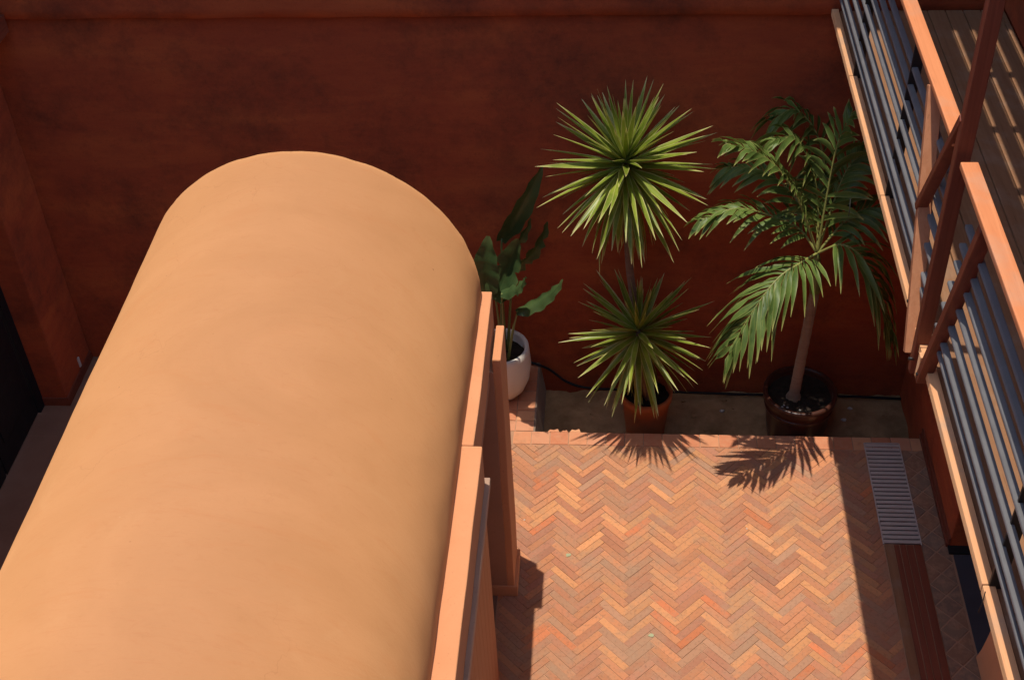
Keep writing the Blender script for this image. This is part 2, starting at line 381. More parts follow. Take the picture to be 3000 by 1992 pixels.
for k in range(-140, 141):
    for m in range(-14, 15):
        for kind in (0, 1):
            bu, bv = (k * W + m * L, k * W - m * L)
            if kind == 0: u0, u1, v0, v1 = bu, bu + L, bv, bv + W
            else: u0, u1, v0, v1 = bu + L, bu + L + W, bv - L + W, bv + W
            g = GAP / 2 * random.uniform(0.5, 1.4)
            u0 += g; v0 += g; u1 -= g; v1 -= g
            poly = [((u - v) * r2 + XOFF, (u + v) * r2 + YOFF) for u, v in ((u0, v0), (u1, v0), (u1, v1), (u0, v1))]
            cx = sum(p[0] for p in poly) / 4; cy = sum(p[1] for p in poly) / 4
            if not (X0B - .15 < cx < X1B + .15 and Y0B - .15 < cy < Y1B + .15): continue
            full = True; q = poly
            for ax, val, less in ((0, X0B, False), (0, X1B, True), (1, Y0B, False), (1, Y1B, True)):
                q2 = clip(q, ax, val, less)
                if len(q2) != len(q) or any(abs(a[0] - b[0]) > 1e-9 for a, b in zip(q, q2)): full = False
                q = q2
                if len(q) < 3: break
            if len(q) < 3: continue
            area = abs(sum(q[i][0] * q[(i + 1) % len(q)][1] - q[(i + 1) % len(q)][0] * q[i][1] for i in range(len(q)))) / 2
            if area < 0.0004: continue
            cand.append((cx, cy, kind, full, q, area))
def in_view(x, y): return y > 5.08 and -0.75 < x < 1.965 and not (x < -0.62 and y < 6.0)
vis = [c for c in cand if in_view(c[0], c[1])]
vis.sort(key=lambda c: -c[5] / (c[0] ** 2 + c[1] ** 2 + CH ** 2) * (1.0 if c[0] < 1.72 else 0.75))
picked = set(id(c) for c in vis[:300])
bmes = []
for kind in (0, 1):
    d = L - GAP, W - GAP
    pl = [(-d[0] / 2, -d[1] / 2), (d[0] / 2, -d[1] / 2), (d[0] / 2, d[1] / 2), (-d[0] / 2, d[1] / 2)]
    a = math.radians(45 if kind == 0 else 135); pl = [(x * math.cos(a) - y * math.sin(a), x * math.sin(a) + y * math.cos(a)) for x, y in pl]
    V, Fc = slab_data(pl, -0.045, 0.0); bmes.append(mesh("brick", V, Fc, MAT_BRICK))
SV, SF, ST = [], [], []
for c in cand:
    cx, cy, kind, full, q, area = c
    tint = brick_tint(cx, cy); dz = random.uniform(-0.0022, 0.0022)
    if id(c) in picked:
        if full: o = link("brick", bmes[kind], ground, (cx, cy, dz))
        else:
            V, Fc = slab_data([(x - cx, y - cy) for x, y in q], -0.045, 0.0); o = link("brick", mesh("brick", V, Fc, MAT_BRICK), ground, (cx, cy, dz))
        o.color = (*tint, 1); o.rotation_euler = (random.gauss(0, .005), random.gauss(0, .005), random.gauss(0, .006))
    else:
        V, Fc = slab_data(q, -0.045, dz); b = len(SV); SV += V; SF += [tuple(i + b for i in f) for f in Fc]; ST += [tint] * len(V)
me = mesh("brick_field", SV, SF, MAT_BRICKS); at = me.color_attributes.new("tint", 'FLOAT_COLOR', 'POINT')
for i, c in enumerate(ST): at.data[i].color = (*c, 1)
bf = link("brick_field", me, ground); bf["kind"] = "stuff"

# square border tiles along the bed, left apron, diamond band by the right wall
def tile(poly, tint, z=0.002, name="tile", parent=None):
    cx = sum(p[0] for p in poly) / len(poly); cy = sum(p[1] for p in poly) / len(poly)
    V, Fc = slab_data([(x - cx, y - cy) for x, y in poly], -0.03, 0.0, 0.003)
    o = link(name, mesh(name, V, Fc, MAT_TILE), parent or ground, (cx, cy, z + random.uniform(-.0015, .0015))); o.color = (*tint, 1)
    o.rotation_euler = (random.gauss(0, .004), random.gauss(0, .004), random.gauss(0, .006)); return o
def rect(x0, x1, y0, y1, g=0.0035): return [(x0 + g, y0 + g), (x1 - g, y0 + g), (x1 - g, y1 - g), (x0 + g, y1 - g)]
TT = [(0.66, 0.30, 0.15), (0.63, 0.26, 0.13), (0.70, 0.36, 0.18), (0.65, 0.31, 0.17), (0.60, 0.235, 0.115)]
ts = 0.1475; x = -0.772
while x < 2.40:
    tile(rect(x, min(x + ts, 2.425), 7.240, BEDY), random.choice(TT)); x += ts
for i in range(6):
    for j in range(7):
        y0 = BEDY + j * 0.118
        if y0 < WY - 0.02:
            tile(rect(-0.61 - (i + 1) * ts, -0.61 - i * ts, y0, min(y0 + 0.118, WY)), random.choice(TT))
# plain apron left of the herringbone (under and behind the vaulted room)
ap = sheet("path", -4.9, -0.778, -0.5, 7.236, -0.002, MAT_DARKFLOOR); ap["kind"] = "structure"
ap2 = sheet("path", -4.9, -1.50, 7.236, WY, -0.001, MAT_DARKFLOOR); ap2["kind"] = "structure"
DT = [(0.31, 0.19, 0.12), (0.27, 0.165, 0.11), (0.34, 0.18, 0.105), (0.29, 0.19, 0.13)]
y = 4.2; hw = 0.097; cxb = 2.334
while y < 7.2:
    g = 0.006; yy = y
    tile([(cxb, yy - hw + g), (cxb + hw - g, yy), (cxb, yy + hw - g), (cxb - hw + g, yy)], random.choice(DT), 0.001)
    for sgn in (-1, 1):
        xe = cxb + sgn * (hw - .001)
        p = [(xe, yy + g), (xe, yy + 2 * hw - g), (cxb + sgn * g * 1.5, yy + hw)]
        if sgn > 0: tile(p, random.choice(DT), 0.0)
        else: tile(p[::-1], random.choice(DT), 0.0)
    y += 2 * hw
# pale dropping marks on the paving
for i, (px, py, r) in enumerate(((1665, 1625, .022), (1907, 1860, .02), (1536, 1522, .008), (2188, 1548, .006))):
    c = atz(px, py, 0.0035); n = 14
    pts = [c + Vector((math.cos(a) * r * random.uniform(.6, 1.2), math.sin(a) * r * random.uniform(.5, 1), 0)) for a in [2 * math.pi * k / n for k in range(n)]]
    obj("dropping_mark", pts, [tuple(range(n))], MAT_PALE if i > 1 else simple("pale_green_mark%d" % i, (0.42, 0.44, 0.26), 0.8), ground)

# sunken planting bed: uneven soil, battered rendered edge, kerb faces
nx, ny = 90, 30; V = []; Fc = []
for j in range(ny + 1):
    for i in range(nx + 1):
        xx = BEDX - .02 + (BEDX1 + .04 - BEDX) * i / nx; yy = BEDY - .06 + (WY + .1 - BEDY) * j / ny
        p = Vector((xx * 4, yy * 4, 0)); z = BEDZ + 0.034 * noise.fractal(p, 1.0, 2.0, 4) + 0.012 * noise.noise(p * 6)
        V.append((xx, yy, z))
for j in range(ny):
    for i in range(nx): a = j * (nx + 1) + i; Fc.append((a, a + 1, a + nx + 2, a + nx + 1))
soil = obj("soil", V, Fc, MAT_SOIL, None, True); soil["kind"] = "structure"
kerb = thing("bed_kerb", "rendered kerb edging the sunken planting bed beside the white pot", "kerb", (BEDX, 7.8, BEDZ))
V = []; Fc = []; n = 24
for i in range(n + 1):
    yy = BEDY - .01 + (WY - BEDY + .01) * i / n; j = 0.006 * noise.noise(Vector((0, yy * 14, 3)))
    V += [(BEDX - .012, yy, -.001), (BEDX + .005 + j, yy, -.004), (BEDX + .055 + j * 1.5, yy, BEDZ - .05)]
for i in range(n):
    a = i * 3; Fc += [(a, a + 1, a + 4, a + 3), (a + 1, a + 2, a + 5, a + 4)]
obj("side_face", V, [f[::-1] for f in Fc], MAT_CONC, kerb)
obj("front_face", [(BEDX, BEDY, -.004), (BEDX1, BEDY, -.004), (BEDX1, BEDY + .004, BEDZ - .1), (BEDX, BEDY + .004, BEDZ - .1)], [(0, 1, 2, 3)], MAT_CONC, kerb)
# broken tile shards bridging the lip
for i, (x0, x1, d) in enumerate(((-0.50, -0.405, .030), (-0.395, -0.335, .022), (-0.325, -0.235, .036))):
    tile([(x0, BEDY - .004), (x1, BEDY - .004), (x1 - .012, BEDY + d), ((x0 + x1) / 2, BEDY + d * .6), (x0 + .018, BEDY + d * .8)], TT[i], 0.001, "tile_shard")

# ------------------------------------------------------------------ back wall
bw = thing("back_wall", "tall deep red plastered wall in shade behind the potted plants", "wall", (0, WY + .2, 0))
def rough_wall(name, x0, x1, z0, z1, y, mat, parent, amp=0.006, depth=.4, lip=0.0):
    nx = int((x1 - x0) / .07); nz = max(2, int((z1 - z0) / .07)); V = []; Fc = []
    for j in range(nz + 1):
        for i in range(nx + 1):
            xx = x0 + (x1 - x0) * i / nx; zz = z0 + (z1 - z0) * j / nz
            o = amp * noise.fractal(Vector((xx * 1.1, zz * 2.2, y)), 1, 2, 4)
            if j == 0 and lip: zz += lip * noise.fractal(Vector((xx * 1.3, 4.0, 0)), 1, 2, 3)
            V.append((xx, y + o, zz))
    for j in range(nz):
        for i in range(nx): a = j * (nx + 1) + i; Fc.append((a, a + 1, a + nx + 2, a + nx + 1))
    b = len(V); V += [(x0, y + depth, z0), (x1, y + depth, z0), (x1, y + depth, z1), (x0, y + depth, z1)]
    bot = [i for i in range(nx + 1)]; top = [nz * (nx + 1) + i for i in range(nx + 1)]
    for i in range(nx): Fc.append((bot[i + 1], bot[i], b, b + 1) if i == 0 else (bot[i + 1], bot[i], b + 1))
    for i in range(nx): Fc.append((top[i], top[i + 1], b + 2, b + 3) if i == nx - 1 else (top[i], top[i + 1], b + 3))
    Fc.append((b + 1, b, b + 3, b + 2))
    return obj(name, V, Fc, mat, parent, True)
rough_wall("lower_wall", -5.2, 3.2, -0.6, 3.26, WY, MAT_BACK, bw)
rough_wall("upper_wall", -5.2, 3.2, 3.205, 8.95, WY - 0.045, MAT_BACK, bw, 0.005, .45, 0.012)

# ------------------------------------------------------------------ left side
lw = thing("side_wall", "red plastered pilaster and wall at the dark doorway", "wall", (-4.75, 7.9, 0))
box("pilaster", -5.2, -4.5, 7.60, WY - .01, 0, 6.4, MAT_BACK, lw, 0.012, 0.006, 0.2)
box("wall_above_door", -5.2, -4.712, -2, 7.598, 2.9, 6.4, MAT_BACK, lw)
sk = box("skirting", -4.715, -4.488, 7.588, 7.60, 0, 0.085, MAT_DARKWOOD, lw, 0.002)
box("skirting", -4.50, -4.486, 7.59, WY - .015, 0, 0.085, MAT_DARKWOOD, lw, 0.002)
dd = thing("dark_door", "near black panelled door leaf beside the red pilaster", "door", (-4.73, 6.6, 0))
box("frame", -4.76, -4.705, 7.50, 7.597, 0, 2.89, MAT_NAVY, dd, 0.004)
for k in range(4):
    y0 = 7.49 - (k + 1) * 0.72
    box("door_panel", -4.77, -4.72, y0 + .01, y0 + .71, 0.02, 2.88, MAT_NAVY, dd, 0.004)
    for zz in (0.25, 1.25):
        box("raised_field", -4.722, -4.712, y0 + .12, y0 + .60, zz, zz + .8, MAT_NAVY, dd, 0.004)
box("wall_plate", -4.502, -4.489, 7.955, 7.985, 0.10, 0.20, MAT_WHITE, None, 0.006)
tag(bpy.data.objects["wall_plate"], "small pale oval plate low on the red pilaster", "wall plate")
# narrow gallery along the left, its end just reaches the corner of the picture
gl = thing("gallery", "dark gallery edge meeting the back wall above the pilaster", "gallery", (-4.5, 5, 3.2))
box("edge_beam", -4.36, -4.28, 0.2, WY - .06, 3.12, 3.25, MAT_DARKWOOD, gl, 0.004)
box("deck", -5.2, -4.362, 0.2, WY - .06, 3.15, 3.23, MAT_DARKWOOD, gl)
for z in (3.41, 3.53, 3.66, 3.79, 3.92): box("rail", -4.335, -4.305, 0.2, WY - .06, z - .02, z + .02, MAT_BLACK, gl, .004)
box("handrail", -4.38, -4.28, 0.2, WY - .06, 4.22, 4.27, MAT_DARKWOOD, gl, 0.004)
for yy in (7.25, 5.95): box("post", -4.345, -4.30, yy - .02, yy + .02, 3.25, 4.22, MAT_BLACK, gl)

# ------------------------------------------------------------------ near side: the terrace the photograph is taken from
tb = thing("terrace_building", "unseen pale plastered building with roof terrace below the viewpoint", "building", (0, -2, 0))
box("wall", -5.2, 3.2, -2.5, 0.15, 0, 5.55, MAT_CEIL, tb)
box("coping", -5.2, 3.2, -0.1, 0.18, 5.552, 5.7, MAT_CEIL, tb, 0.02)

# ------------------------------------------------------------------ vaulted room
vr = thing("vaulted_room", "apricot plastered barrel vaulted room running towards the red wall", "building", (-1.8, 3.6, 0))
VX, VZ, VR, VY0, VY1 = -1.797, 2.40, 1.010, 0.2, 6.152
na, nyv = 150, 170; V = []; Fc = []
for j in range(nyv + 1):
    yy = VY0 + (VY1 - VY0) * j / nyv
    for i in range(na + 1):
        a = math.pi * (-0.012 + 1.024 * i / na); d = Vector((math.cos(a), 0, math.sin(a)))
        q = Vector((d.x * 1.4, yy * 1.1, d.z * 1.4))
        r = VR + 0.005 * noise.noise(q * 1.2) + 0.003 * noise.noise(q * 4.1)
        ye = yy
        if j > nyv - 3:                       # softly rounded, slightly uneven rim
            ye += 0.006 * noise.noise(Vector((a * 6, 1, 0))); r -= (0, 0.003, 0.011)[j - nyv + 2]
            r += 0.0035 * noise.noise(Vector((a * 11, 8, 0))) + 0.0015 * noise.noise(Vector((a * 40, 3, 0)))
        V.append((VX + d.x * r, ye, VZ + d.z * r))
for j in range(nyv):
    for i in range(na): a = j * (na + 1) + i; Fc.append((a, a + na + 1, a + na + 2, a + 1))
b = len(V); V.append((VX, VY1 - .004, VZ)); e = nyv * (na + 1)
for i in range(na): Fc.append((e + i, b, e + i + 1))
obj("vault", V, [f[::-1] for f in Fc], MAT_VAULT, vr, True)
box("end_wall", -2.79, -0.79, 5.98, 6.145, 0, 2.40, MAT_WALLTRIM, vr)
box("side_wall", -2.80, -2.62, 0.2, 5.98, 0, 2.40, MAT_WALLTRIM, vr)
# courtyard side: parapet strip, lintel, buttress pier, door
box("parapet", -0.84, -0.724, 4.842, 6.150, 2.10, 2.402, MAT_WALLTRIM, vr, 0.008, 0.005, 0.12)
box("parapet", -0.84, -0.676, 0.2, 4.840, 2.10, 2.400, MAT_WALLTRIM, vr, 0.010, 0.007, 0.10)
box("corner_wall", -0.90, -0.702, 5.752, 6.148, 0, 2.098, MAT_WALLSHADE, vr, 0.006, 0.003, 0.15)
pr = box("pier", -0.704, -0.654, 5.752, 6.075, 0, 2.20, MAT_WALLTRIM, vr, 0.008, 0.004, 0.15)
box("plinth", -0.86, -0.634, 5.738, 6.085, -0.001, 0.10, MAT_WALLTRIM, pr, 0.006, 0.002, .1)
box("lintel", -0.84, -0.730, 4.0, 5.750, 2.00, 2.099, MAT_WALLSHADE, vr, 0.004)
hd = box("door_head", -0.715, -0.652, 1.0, 4.878, 2.055, 2.118, MAT_HEAD, vr, 0.004, 0.002, .3)
box("door_head_fillet", -0.722, -0.68, 1.0, 4.86, 1.98, 2.053, MAT_DARKWOOD, hd, 0.003)
dr = box("door", -0.76, -0.705, 1.0, 4.92, 0.01, 1.978, MAT_DOOR, vr, 0.002)
yy = 4.928
for k in range(14):
    w = 0.128; box("board", -0.706, -0.698, yy - w + .004, yy, 0.02, 1.976, MAT_DOOR, dr, 0.002); yy -= w
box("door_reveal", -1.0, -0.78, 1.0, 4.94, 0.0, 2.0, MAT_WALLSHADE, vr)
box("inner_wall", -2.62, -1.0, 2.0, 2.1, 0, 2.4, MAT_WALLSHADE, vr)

# ------------------------------------------------------------------ right side building
rb = thing("arched_building", "red plastered wall with a dark doorway under the timber balcony", "building", (2.7, 5.5, 0))
box("wall", 2.43, 2.80, 6.285, WY - .005, -0.4, 3.10, MAT_BACK, rb, 0.008, 0.004, .2)
box("lintel", 2.43, 2.80, 5.2, 6.284, 2.25, 3.10, MAT_BACK, rb)
jp = [(5.345, -0.01), (5.30, 0.14), (5.265, 0.33), (5.245, 0.55), (5.24, 0.9), (5.24, 3.09)]
V = [(2.43, a, z) for a, z in jp] + [(2.80, a, z) for a, z in jp] + [(2.43, -.5, -.01), (2.43, -.5, 3.09), (2.80, -.5, -.01), (2.80, -.5, 3.09)]
n = len(jp); Fc = [tuple(range(n)) + (2 * n + 1, 2 * n)] + [(i, n + i, n + i + 1, i + 1) for i in range(n - 1)]
obj("jamb_wall", V, Fc, MAT_WALLTRIM, rb)
box("upper_wall", 2.57, 3.2, -.5, WY - .005, 3.24, 6.1, MAT_BACK, rb)
box("ceiling", 2.44, 5.6, -.5, 8.0, 3.105, 3.15, MAT_BACK, rb)
box("room_back_wall", 5.5, 5.7, -.5, 8.0, 0, 3.1, MAT_BACK, rb)
box("room_side_wall", 2.81, 5.5, 6.6, 6.8, 0, 3.1, MAT_BACK, rb)
box("threshold", 2.415, 5.4, 6.215, 6.283, 0.0, 0.02, MAT_BLACK, rb, 0.003)
box("indoor_floor", 2.445, 5.5, 3.0, 6.212, -0.03, 0.003, MAT_INDOOR, rb)
box("skirting", 2.416, 2.431, 6.284, 7.40, 0.0, 0.09, MAT_DARKWOOD, rb, 0.003)
box("skirting", 2.404, 2.417, 6.284, 7.40, 0.0, 0.035, MAT_DARKWOOD, rb, 0.003)

# drain grate and boards beside it
dg = thing("drain_grate", "grey slatted drain grate set in the brick paving", "drain grate", (2.1, 6.8, 0))
sheet("pit_shade_sheet", 1.972, 2.234, 6.30, 7.31, -0.0035, MAT_BLACK, dg)  # black sheet at floor level, painted shade between the slats
ns = 24; p = (7.31 - 6.297) / ns
for i in range(ns):
    y0 = 6.297 + i * p; dx = 0.002 * math.sin(i * 1.7)
    box("slat", 1.975 + dx, 2.232 + dx, y0 + .0065, y0 + p - .0065, 0.000, 0.010, MAT_GRATE, dg, 0.002)
for a_ in ((1.966, 1.974, 6.292, 7.315), (2.233, 2.241, 6.292, 7.315), (1.975, 2.232, 7.3115, 7.318)): box("frame", a_[0], a_[1], a_[2], a_[3], -0.003, 0.009, MAT_GRATE, dg, 0.001)
wb = thing("plank_cover", "dark red timber planks covering the drain channel beyond the grate", "plank cover", (2.1, 5.2, 0))
for k, (a, b_) in enumerate(((1.974, 2.036), (2.041, 2.078), (2.083, 2.124), (2.129, 2.176), (2.181, 2.232))):
    box("plank", a, b_, 3.6, 6.292, -0.003, (0.010, 0.003, 0.007, 0.004, 0.008)[k], MAT_DARKWOOD if k else MAT_DECK, wb, 0.003)

# ------------------------------------------------------------------ balcony on the right
bc = thing("balcony", "timber balcony with grey pipe railing and orange handrail over the courtyard", "balcony", (2.0, 4.5, 3.1))
BX0, BX1, DZ = 1.440, 1.487, 3.25
joints = [(WY - .065, 7.255), (7.249, 5.955), (5.949, 4.70), (4.694, 3.305), (3.299, 1.9), (1.894, 0.3)]
for a, b_ in joints: box("edge_beam", BX0, BX1 + random.uniform(-.002, .002), b_, a, 3.205, DZ, MAT_BEAM, bc, 0.004, 0.0015, .3)
k = 0; xx = 1.495
while xx < 2.56:
    box("deck_board", xx, min(xx + 0.108, 2.565), 0.3, WY - .06, 3.19, 3.232 + random.uniform(-.001, .001), MAT_DECK, bc, 0.004); xx += 0.1155
box("sun_slit_blocker", 1.56, 2.566, 0.3, WY - .06, 3.03, 3.055, MAT_DARKWOOD, bc)  # panel added to stop sun slipping through the deck board gaps
for yy in (0.6, 1.9, 3.3, 4.7, 5.95, 7.25, 8.0): box("joist", 1.53, 2.565, yy - .035, yy + .035, 3.06, 3.188, MAT_DARKWOOD, bc)
RZ = [3.41, 3.474, 3.596, 3.714, 3.826, 3.918, 4.015]
for i, z in enumerate(RZ):
    xr = 1.458 + .007 * i; hw_ = .0155 if i else .009
    for a, b_ in ((8.14, 4.86), (4.60, 0.3)):
        box("rail", xr - hw_, xr + hw_, b_, a, z - .011, z + .011, MAT_BAR, bc, 0.007, 0.0012, .5, 3)
for yy in (7.25, 5.95, 3.30, 1.9): beam("railing_post", (1.490, yy, 3.235), (1.512, yy, 4.22), 0.055, 0.012, MAT_BLACK, bc, 0.001)
for a, b_ in ((WY - .06, 4.862), (4.70, 0.3)):
    box("handrail", 1.440, 1.514, b_, a, 4.240, 4.270, MAT_RAIL, bc, 0.006, 0.001, .4)
# timber post and braces at the joint of the two handrails
PX = 1.437
beam("post", (PX + .015, 4.735, 3.07), (PX + .045, 4.835, 5.86), 0.066, 0.05, MAT_POSTW, bc)
beam("brace", (PX - .005, 4.80, 3.13), (PX + .03, 5.40, 4.235), 0.066, 0.04, MAT_BRACE, bc)
beam("brace", (PX, 5.14, 3.74), (PX + .02, 4.80, 4.42), 0.055, 0.035, MAT_POSTW, bc)
beam("brace", (PX, 4.56, 3.17), (PX + .04, 4.30, 4.22), 0.060, 0.045, MAT_POSTW, bc)
for (a, z) in ((4.74, 3.112), (4.63, 3.112)): box("bracket", 1.425, 1.50, a - .02, a + .02, 3.12, 3.262, MAT_BEAM, bc, .002)
for px, py, qx, qy in ((2884, 1742, 2866, 1793), (2490, 590, 2486, 635)):
    a = Vector((1.438, 0, 0)); d = ray(px, py); a = Vector((0, 0, CH)) + d * (1.436 / d.x); d = ray(qx, qy); b2 = Vector((0, 0, CH)) + d * (1.425 / d.x)
    tube("hanging_wire", [a + Vector((0, 0, .02)), (a + b2) / 2 + Vector((.003, 0, 0)), b2], 0.002, MAT_BLACK, bc, 6)
for (yy, zz) in ((4.86, 3.21), (4.93, 3.34), (4.72, 3.16), (4.555, 3.21)):
    V, Fc = tube_data([(1.402, yy, zz), (1.43, yy, zz)], .008, 8); obj("bolt", V, Fc, MAT_BLACK, bc, True)
# slatted roof above the walkway
xx = 1.50; i = 0
while xx < 2.62:
    gap = 0.0 if xx < 1.84 else 0.024
    box("roof_slat", xx, xx + 0.1155 - gap, 0.3, WY - .06, 5.90, 5.93, MAT_DARKWOOD, bc); xx += 0.1155; i += 1
for k in range(13): 
    yy = 8.06 - k * 0.635; box("roof_joist", 1.51, 2.60, yy - .035, yy + .035, 5.82, 5.899, MAT_DARKWOOD, bc)

# ------------------------------------------------------------------ pots
def pot(name, label, cx, cy, prof, mat, soil_r, soil_z, bands=None):
    t = thing(name, label, "plant pot", (cx, cy, prof[0][1]))
    lathe("pot_body", prof, cx, cy, mat, t, 56, 0.012)
    for (r, z, h) in bands or []:
        lathe("pot_band", [(r - .012, z - h), (r, z - h * .6), (r + .003, z), (r, z + h * .6), (r - .012, z + h)], cx, cy, mat, t, 56)
    V = [(cx, cy, soil_z + .012)]; Fc = []
    for rr in (0.25, 0.5, 0.75, 1.0):
        for k in range(28):
            a = 2 * math.pi * k / 28; V.append((cx + soil_r * rr * math.cos(a), cy + soil_r * rr * math.sin(a), soil_z + random.uniform(-.012, .012)))
    for k in range(28): Fc.append((0, 1 + k, 1 + (k + 1) % 28))
    for j in range(3):
        for k in range(28): a = 1 + j * 28 + k; b_ = 1 + j * 28 + (k + 1) % 28; Fc.append((a, a + 28, b_ + 28, b_))
    obj("pot_soil", V, Fc, MAT_POTSOIL, t, False); return t
wp = (-0.885, 7.845)
pot("white_pot", "round white glazed pot standing on the paving beside the vaulted room", *wp,
    [(.095, .002), (.135, .015), (.185, .08), (.222, .18), (.240, .31), (.230, .45), (.226, .492), (.214, .500), (.198, .496), (.194, .47), (.196, .40), (.19, .34)], MAT_WHITEPOT, .196, .40)
yp = (0.285, 7.70)
pot("terracotta_pot", "tapered terracotta pot holding the two headed yucca", *yp,
    [(.135, BEDZ - .03), (.150, BEDZ), (.178, -.05), (.192, .10), (.206, .104), (.210, .16), (.204, .172), (.188, .170), (.184, .12), (.18, .09)], MAT_TERRA, .184, .11)
pp = (1.500, 7.70)
pot("brown_pot", "wide dark brown glazed pot with a raised band holding the palm", *pp,
    [(.20, BEDZ - .03), (.215, BEDZ), (.245, -.12), (.262, .04), (.268, .12), (.288, .135), (.292, .19), (.284, .205), (.262, .203), (.254, .17), (.25, .12)], MAT_GLAZE, .255, .135, [(.270, .065, .02)])
for i in range(4):  # small pale lumps near the front of the pot soil
    a = math.radians(random.uniform(215, 315)); r = random.uniform(.17, .24); c = Vector((pp[0] + r * math.cos(a), pp[1] + r * math.sin(a), .142))
    bm = bmesh.new(); bmesh.ops.create_icosphere(bm, subdivisions=2, radius=1)
    s = random.uniform(.005, .009)
    for v in bm.verts: v.co = c + Vector((v.co.x * s * 1.3, v.co.y * s, v.co.z * s * .7)) * (1 + .2 * noise.noise(v.co * 2 + c))
    tag(bm_out("speck", bm, MAT_PALE, None, True), "pale pebble on the soil at the palm's foot", "speck", "specks in the brown pot")
hose = [atz(1540, 1058, .02), atz(1575, 1068, .02), aty(1612, 1084, 8.17), aty(1660, 1118, 8.16), aty(1720, 1136, 8.14), aty(1840, 1142, 8.15), aty(2020, 1150, 8.13), aty(2220, 1156, 8.15), aty(2450, 1160, 8.15), aty(2640, 1168, 8.15)]
o = tube("irrigation_hose", catmull(hose, 70), .011, MAT_HOSE, None, 8); tag(o, "thin black hose running along the foot of the red wall", "hose")
# loose clods and leaf litter scraps on the bed
for i in range(16):
    xx = random.uniform(-.5, 2.3); yy = random.uniform(7.72, 8.12); c = Vector((xx, yy, BEDZ + .012)); s = random.uniform(.007, .02)
    bm = bmesh.new(); bmesh.ops.create_icosphere(bm, subdivisions=2, radius=1)
    for v in bm.verts: v.co = c + Vector((v.co.x * s * 1.3, v.co.y * s, v.co.z * s * .6)) * (1 + .35 * noise.noise(v.co * 2 + c * 9))
    tag(bm_out("soil_clod", bm, MAT_PALE if i % 7 == 0 else MAT_SOIL, None, True), "small clod or stone lying on the shaded bed soil", "clod", "clods on the planting bed")

# ------------------------------------------------------------------ leaves
def strip_mesh(name, mat, pts, widths, sides, fold):
    """leaf blade: centre line pts, half widths, side vectors; fold lifts the edges"""
    V, Fc, UV = [], [], []; n = len(pts)
    for i, p in enumerate(pts):
        t = (pts[min(i + 1, n - 1)] - pts[max(i - 1, 0)]).normalized(); s = (sides[i] - t * sides[i].dot(t)).normalized(); nn = s.cross(t)
        w = widths[i]; up = nn * (w * fold)
        V += [p - s * w + up, p, p + s * w + up]; UV += [(0, i / (n - 1)), (.5, i / (n - 1)), (1, i / (n - 1))]
    for i in range(n - 1):
        a = i * 3; Fc += [(a, a + 1, a + 4, a + 3), (a + 1, a + 2, a + 5, a + 4)]
    me = mesh(name, V, Fc, mat, True); uv = me.uv_layers.new(name="UVMap")
    for lp in me.loops: uv.data[lp.index].uv = UV[lp.vertex_index]
    return me
def yucca_mesh(length, bend, wid):
    n = 8; pts = []; ws = []
    for i in range(n):
        t = i / (n - 1); pts.append(Vector((0, t * length, -bend * length * t ** 2.2)))
        ws.append(wid * min(1, 0.55 + 1.6 * t) * (1 - max(0, (t - .25) / .75) ** 1.7) + .0006)
    return strip_mesh("leaf", MAT_YUCCA, pts, ws, [Vector((1, 0, 0))] * n, 0.45)
YM = [yucca_mesh(1.0, b_, .037 + .006 * (i % 3)) for i, b_ in enumerate((-.03, .05, .16, .34, .02, .10))]
def rosette(parent, c, r, nleaf, low, seed, squash=1.0):
    rnd = random.Random(seed)
    for i in range(nleaf):
        f = (i + .5) / nleaf
        el = math.radians(86 - (86 - low) * f ** 0.85 + rnd.gauss(0, 5)); az = i * 2.39996 + rnd.gauss(0, .16)
        d = Vector((math.cos(az) * math.cos(el), math.sin(az) * math.cos(el), math.sin(el)))
        ln = r * rnd.uniform(.80, 1.08) * (0.72 + .28 * min(1, f * 3.2))
        base = Vector(c) + d * 0.02 + Vector((0, 0, -0.16 * f * r / .6))
        if base.y + d.y * ln > WY - .03: 
            ln = max(.2, (WY - .03 - base.y) / d.y)
        y_ = d; z_ = Vector((0, 0, 1)) - d * d.z
        if z_.length < .05: z_ = Vector((0, -1, 0))
        z_.normalize(); x_ = y_.cross(z_)
        tw = Matrix.Rotation(rnd.gauss(0, .25), 3, 'Y')
        m = Matrix((x_, y_, z_)).transposed() @ tw
        o = link("leaf", YM[(0, 4, 1, 5, 2, 3)[min(5, int(f * 6 * rnd.uniform(.6, 1.05)))]], parent, base, m.to_euler()); o.scale = (r * 0.90 * rnd.uniform(.75, 1.2), ln, ln)
yu = thing("yucca", "two headed yucca with spiky yellow green leaves in the terracotta pot", "yucca", (yp[0], yp[1], .1))
upc = aty(1832, 462, 7.74); lowc = aty(1872, 962, 7.66)
tube("trunk", catmull([(yp[0] - .03, yp[1] + .06, .09), aty(1868, 960, 7.77), aty(1846, 800, 7.77), aty(1838, 690, 7.77), upc + Vector((0, 0.02, -.25)), upc + Vector((0, 0, -.02))], 26), [.034 - .012 * i / 25 for i in range(26)], MAT_YTRUNK, yu, 12)
tube("trunk", catmull([(yp[0] + .02, yp[1] - .02, .09), (lowc.x + .02, lowc.y + .01, .45), lowc + Vector((0, 0, -.02))], 12), [.036 - .008 * i / 11 for i in range(12)], MAT_YTRUNK, yu, 12)
rosette(yu, upc, 0.66, 158, -74, 3)
rosette(yu, lowc, 0.59, 130, -84, 11)

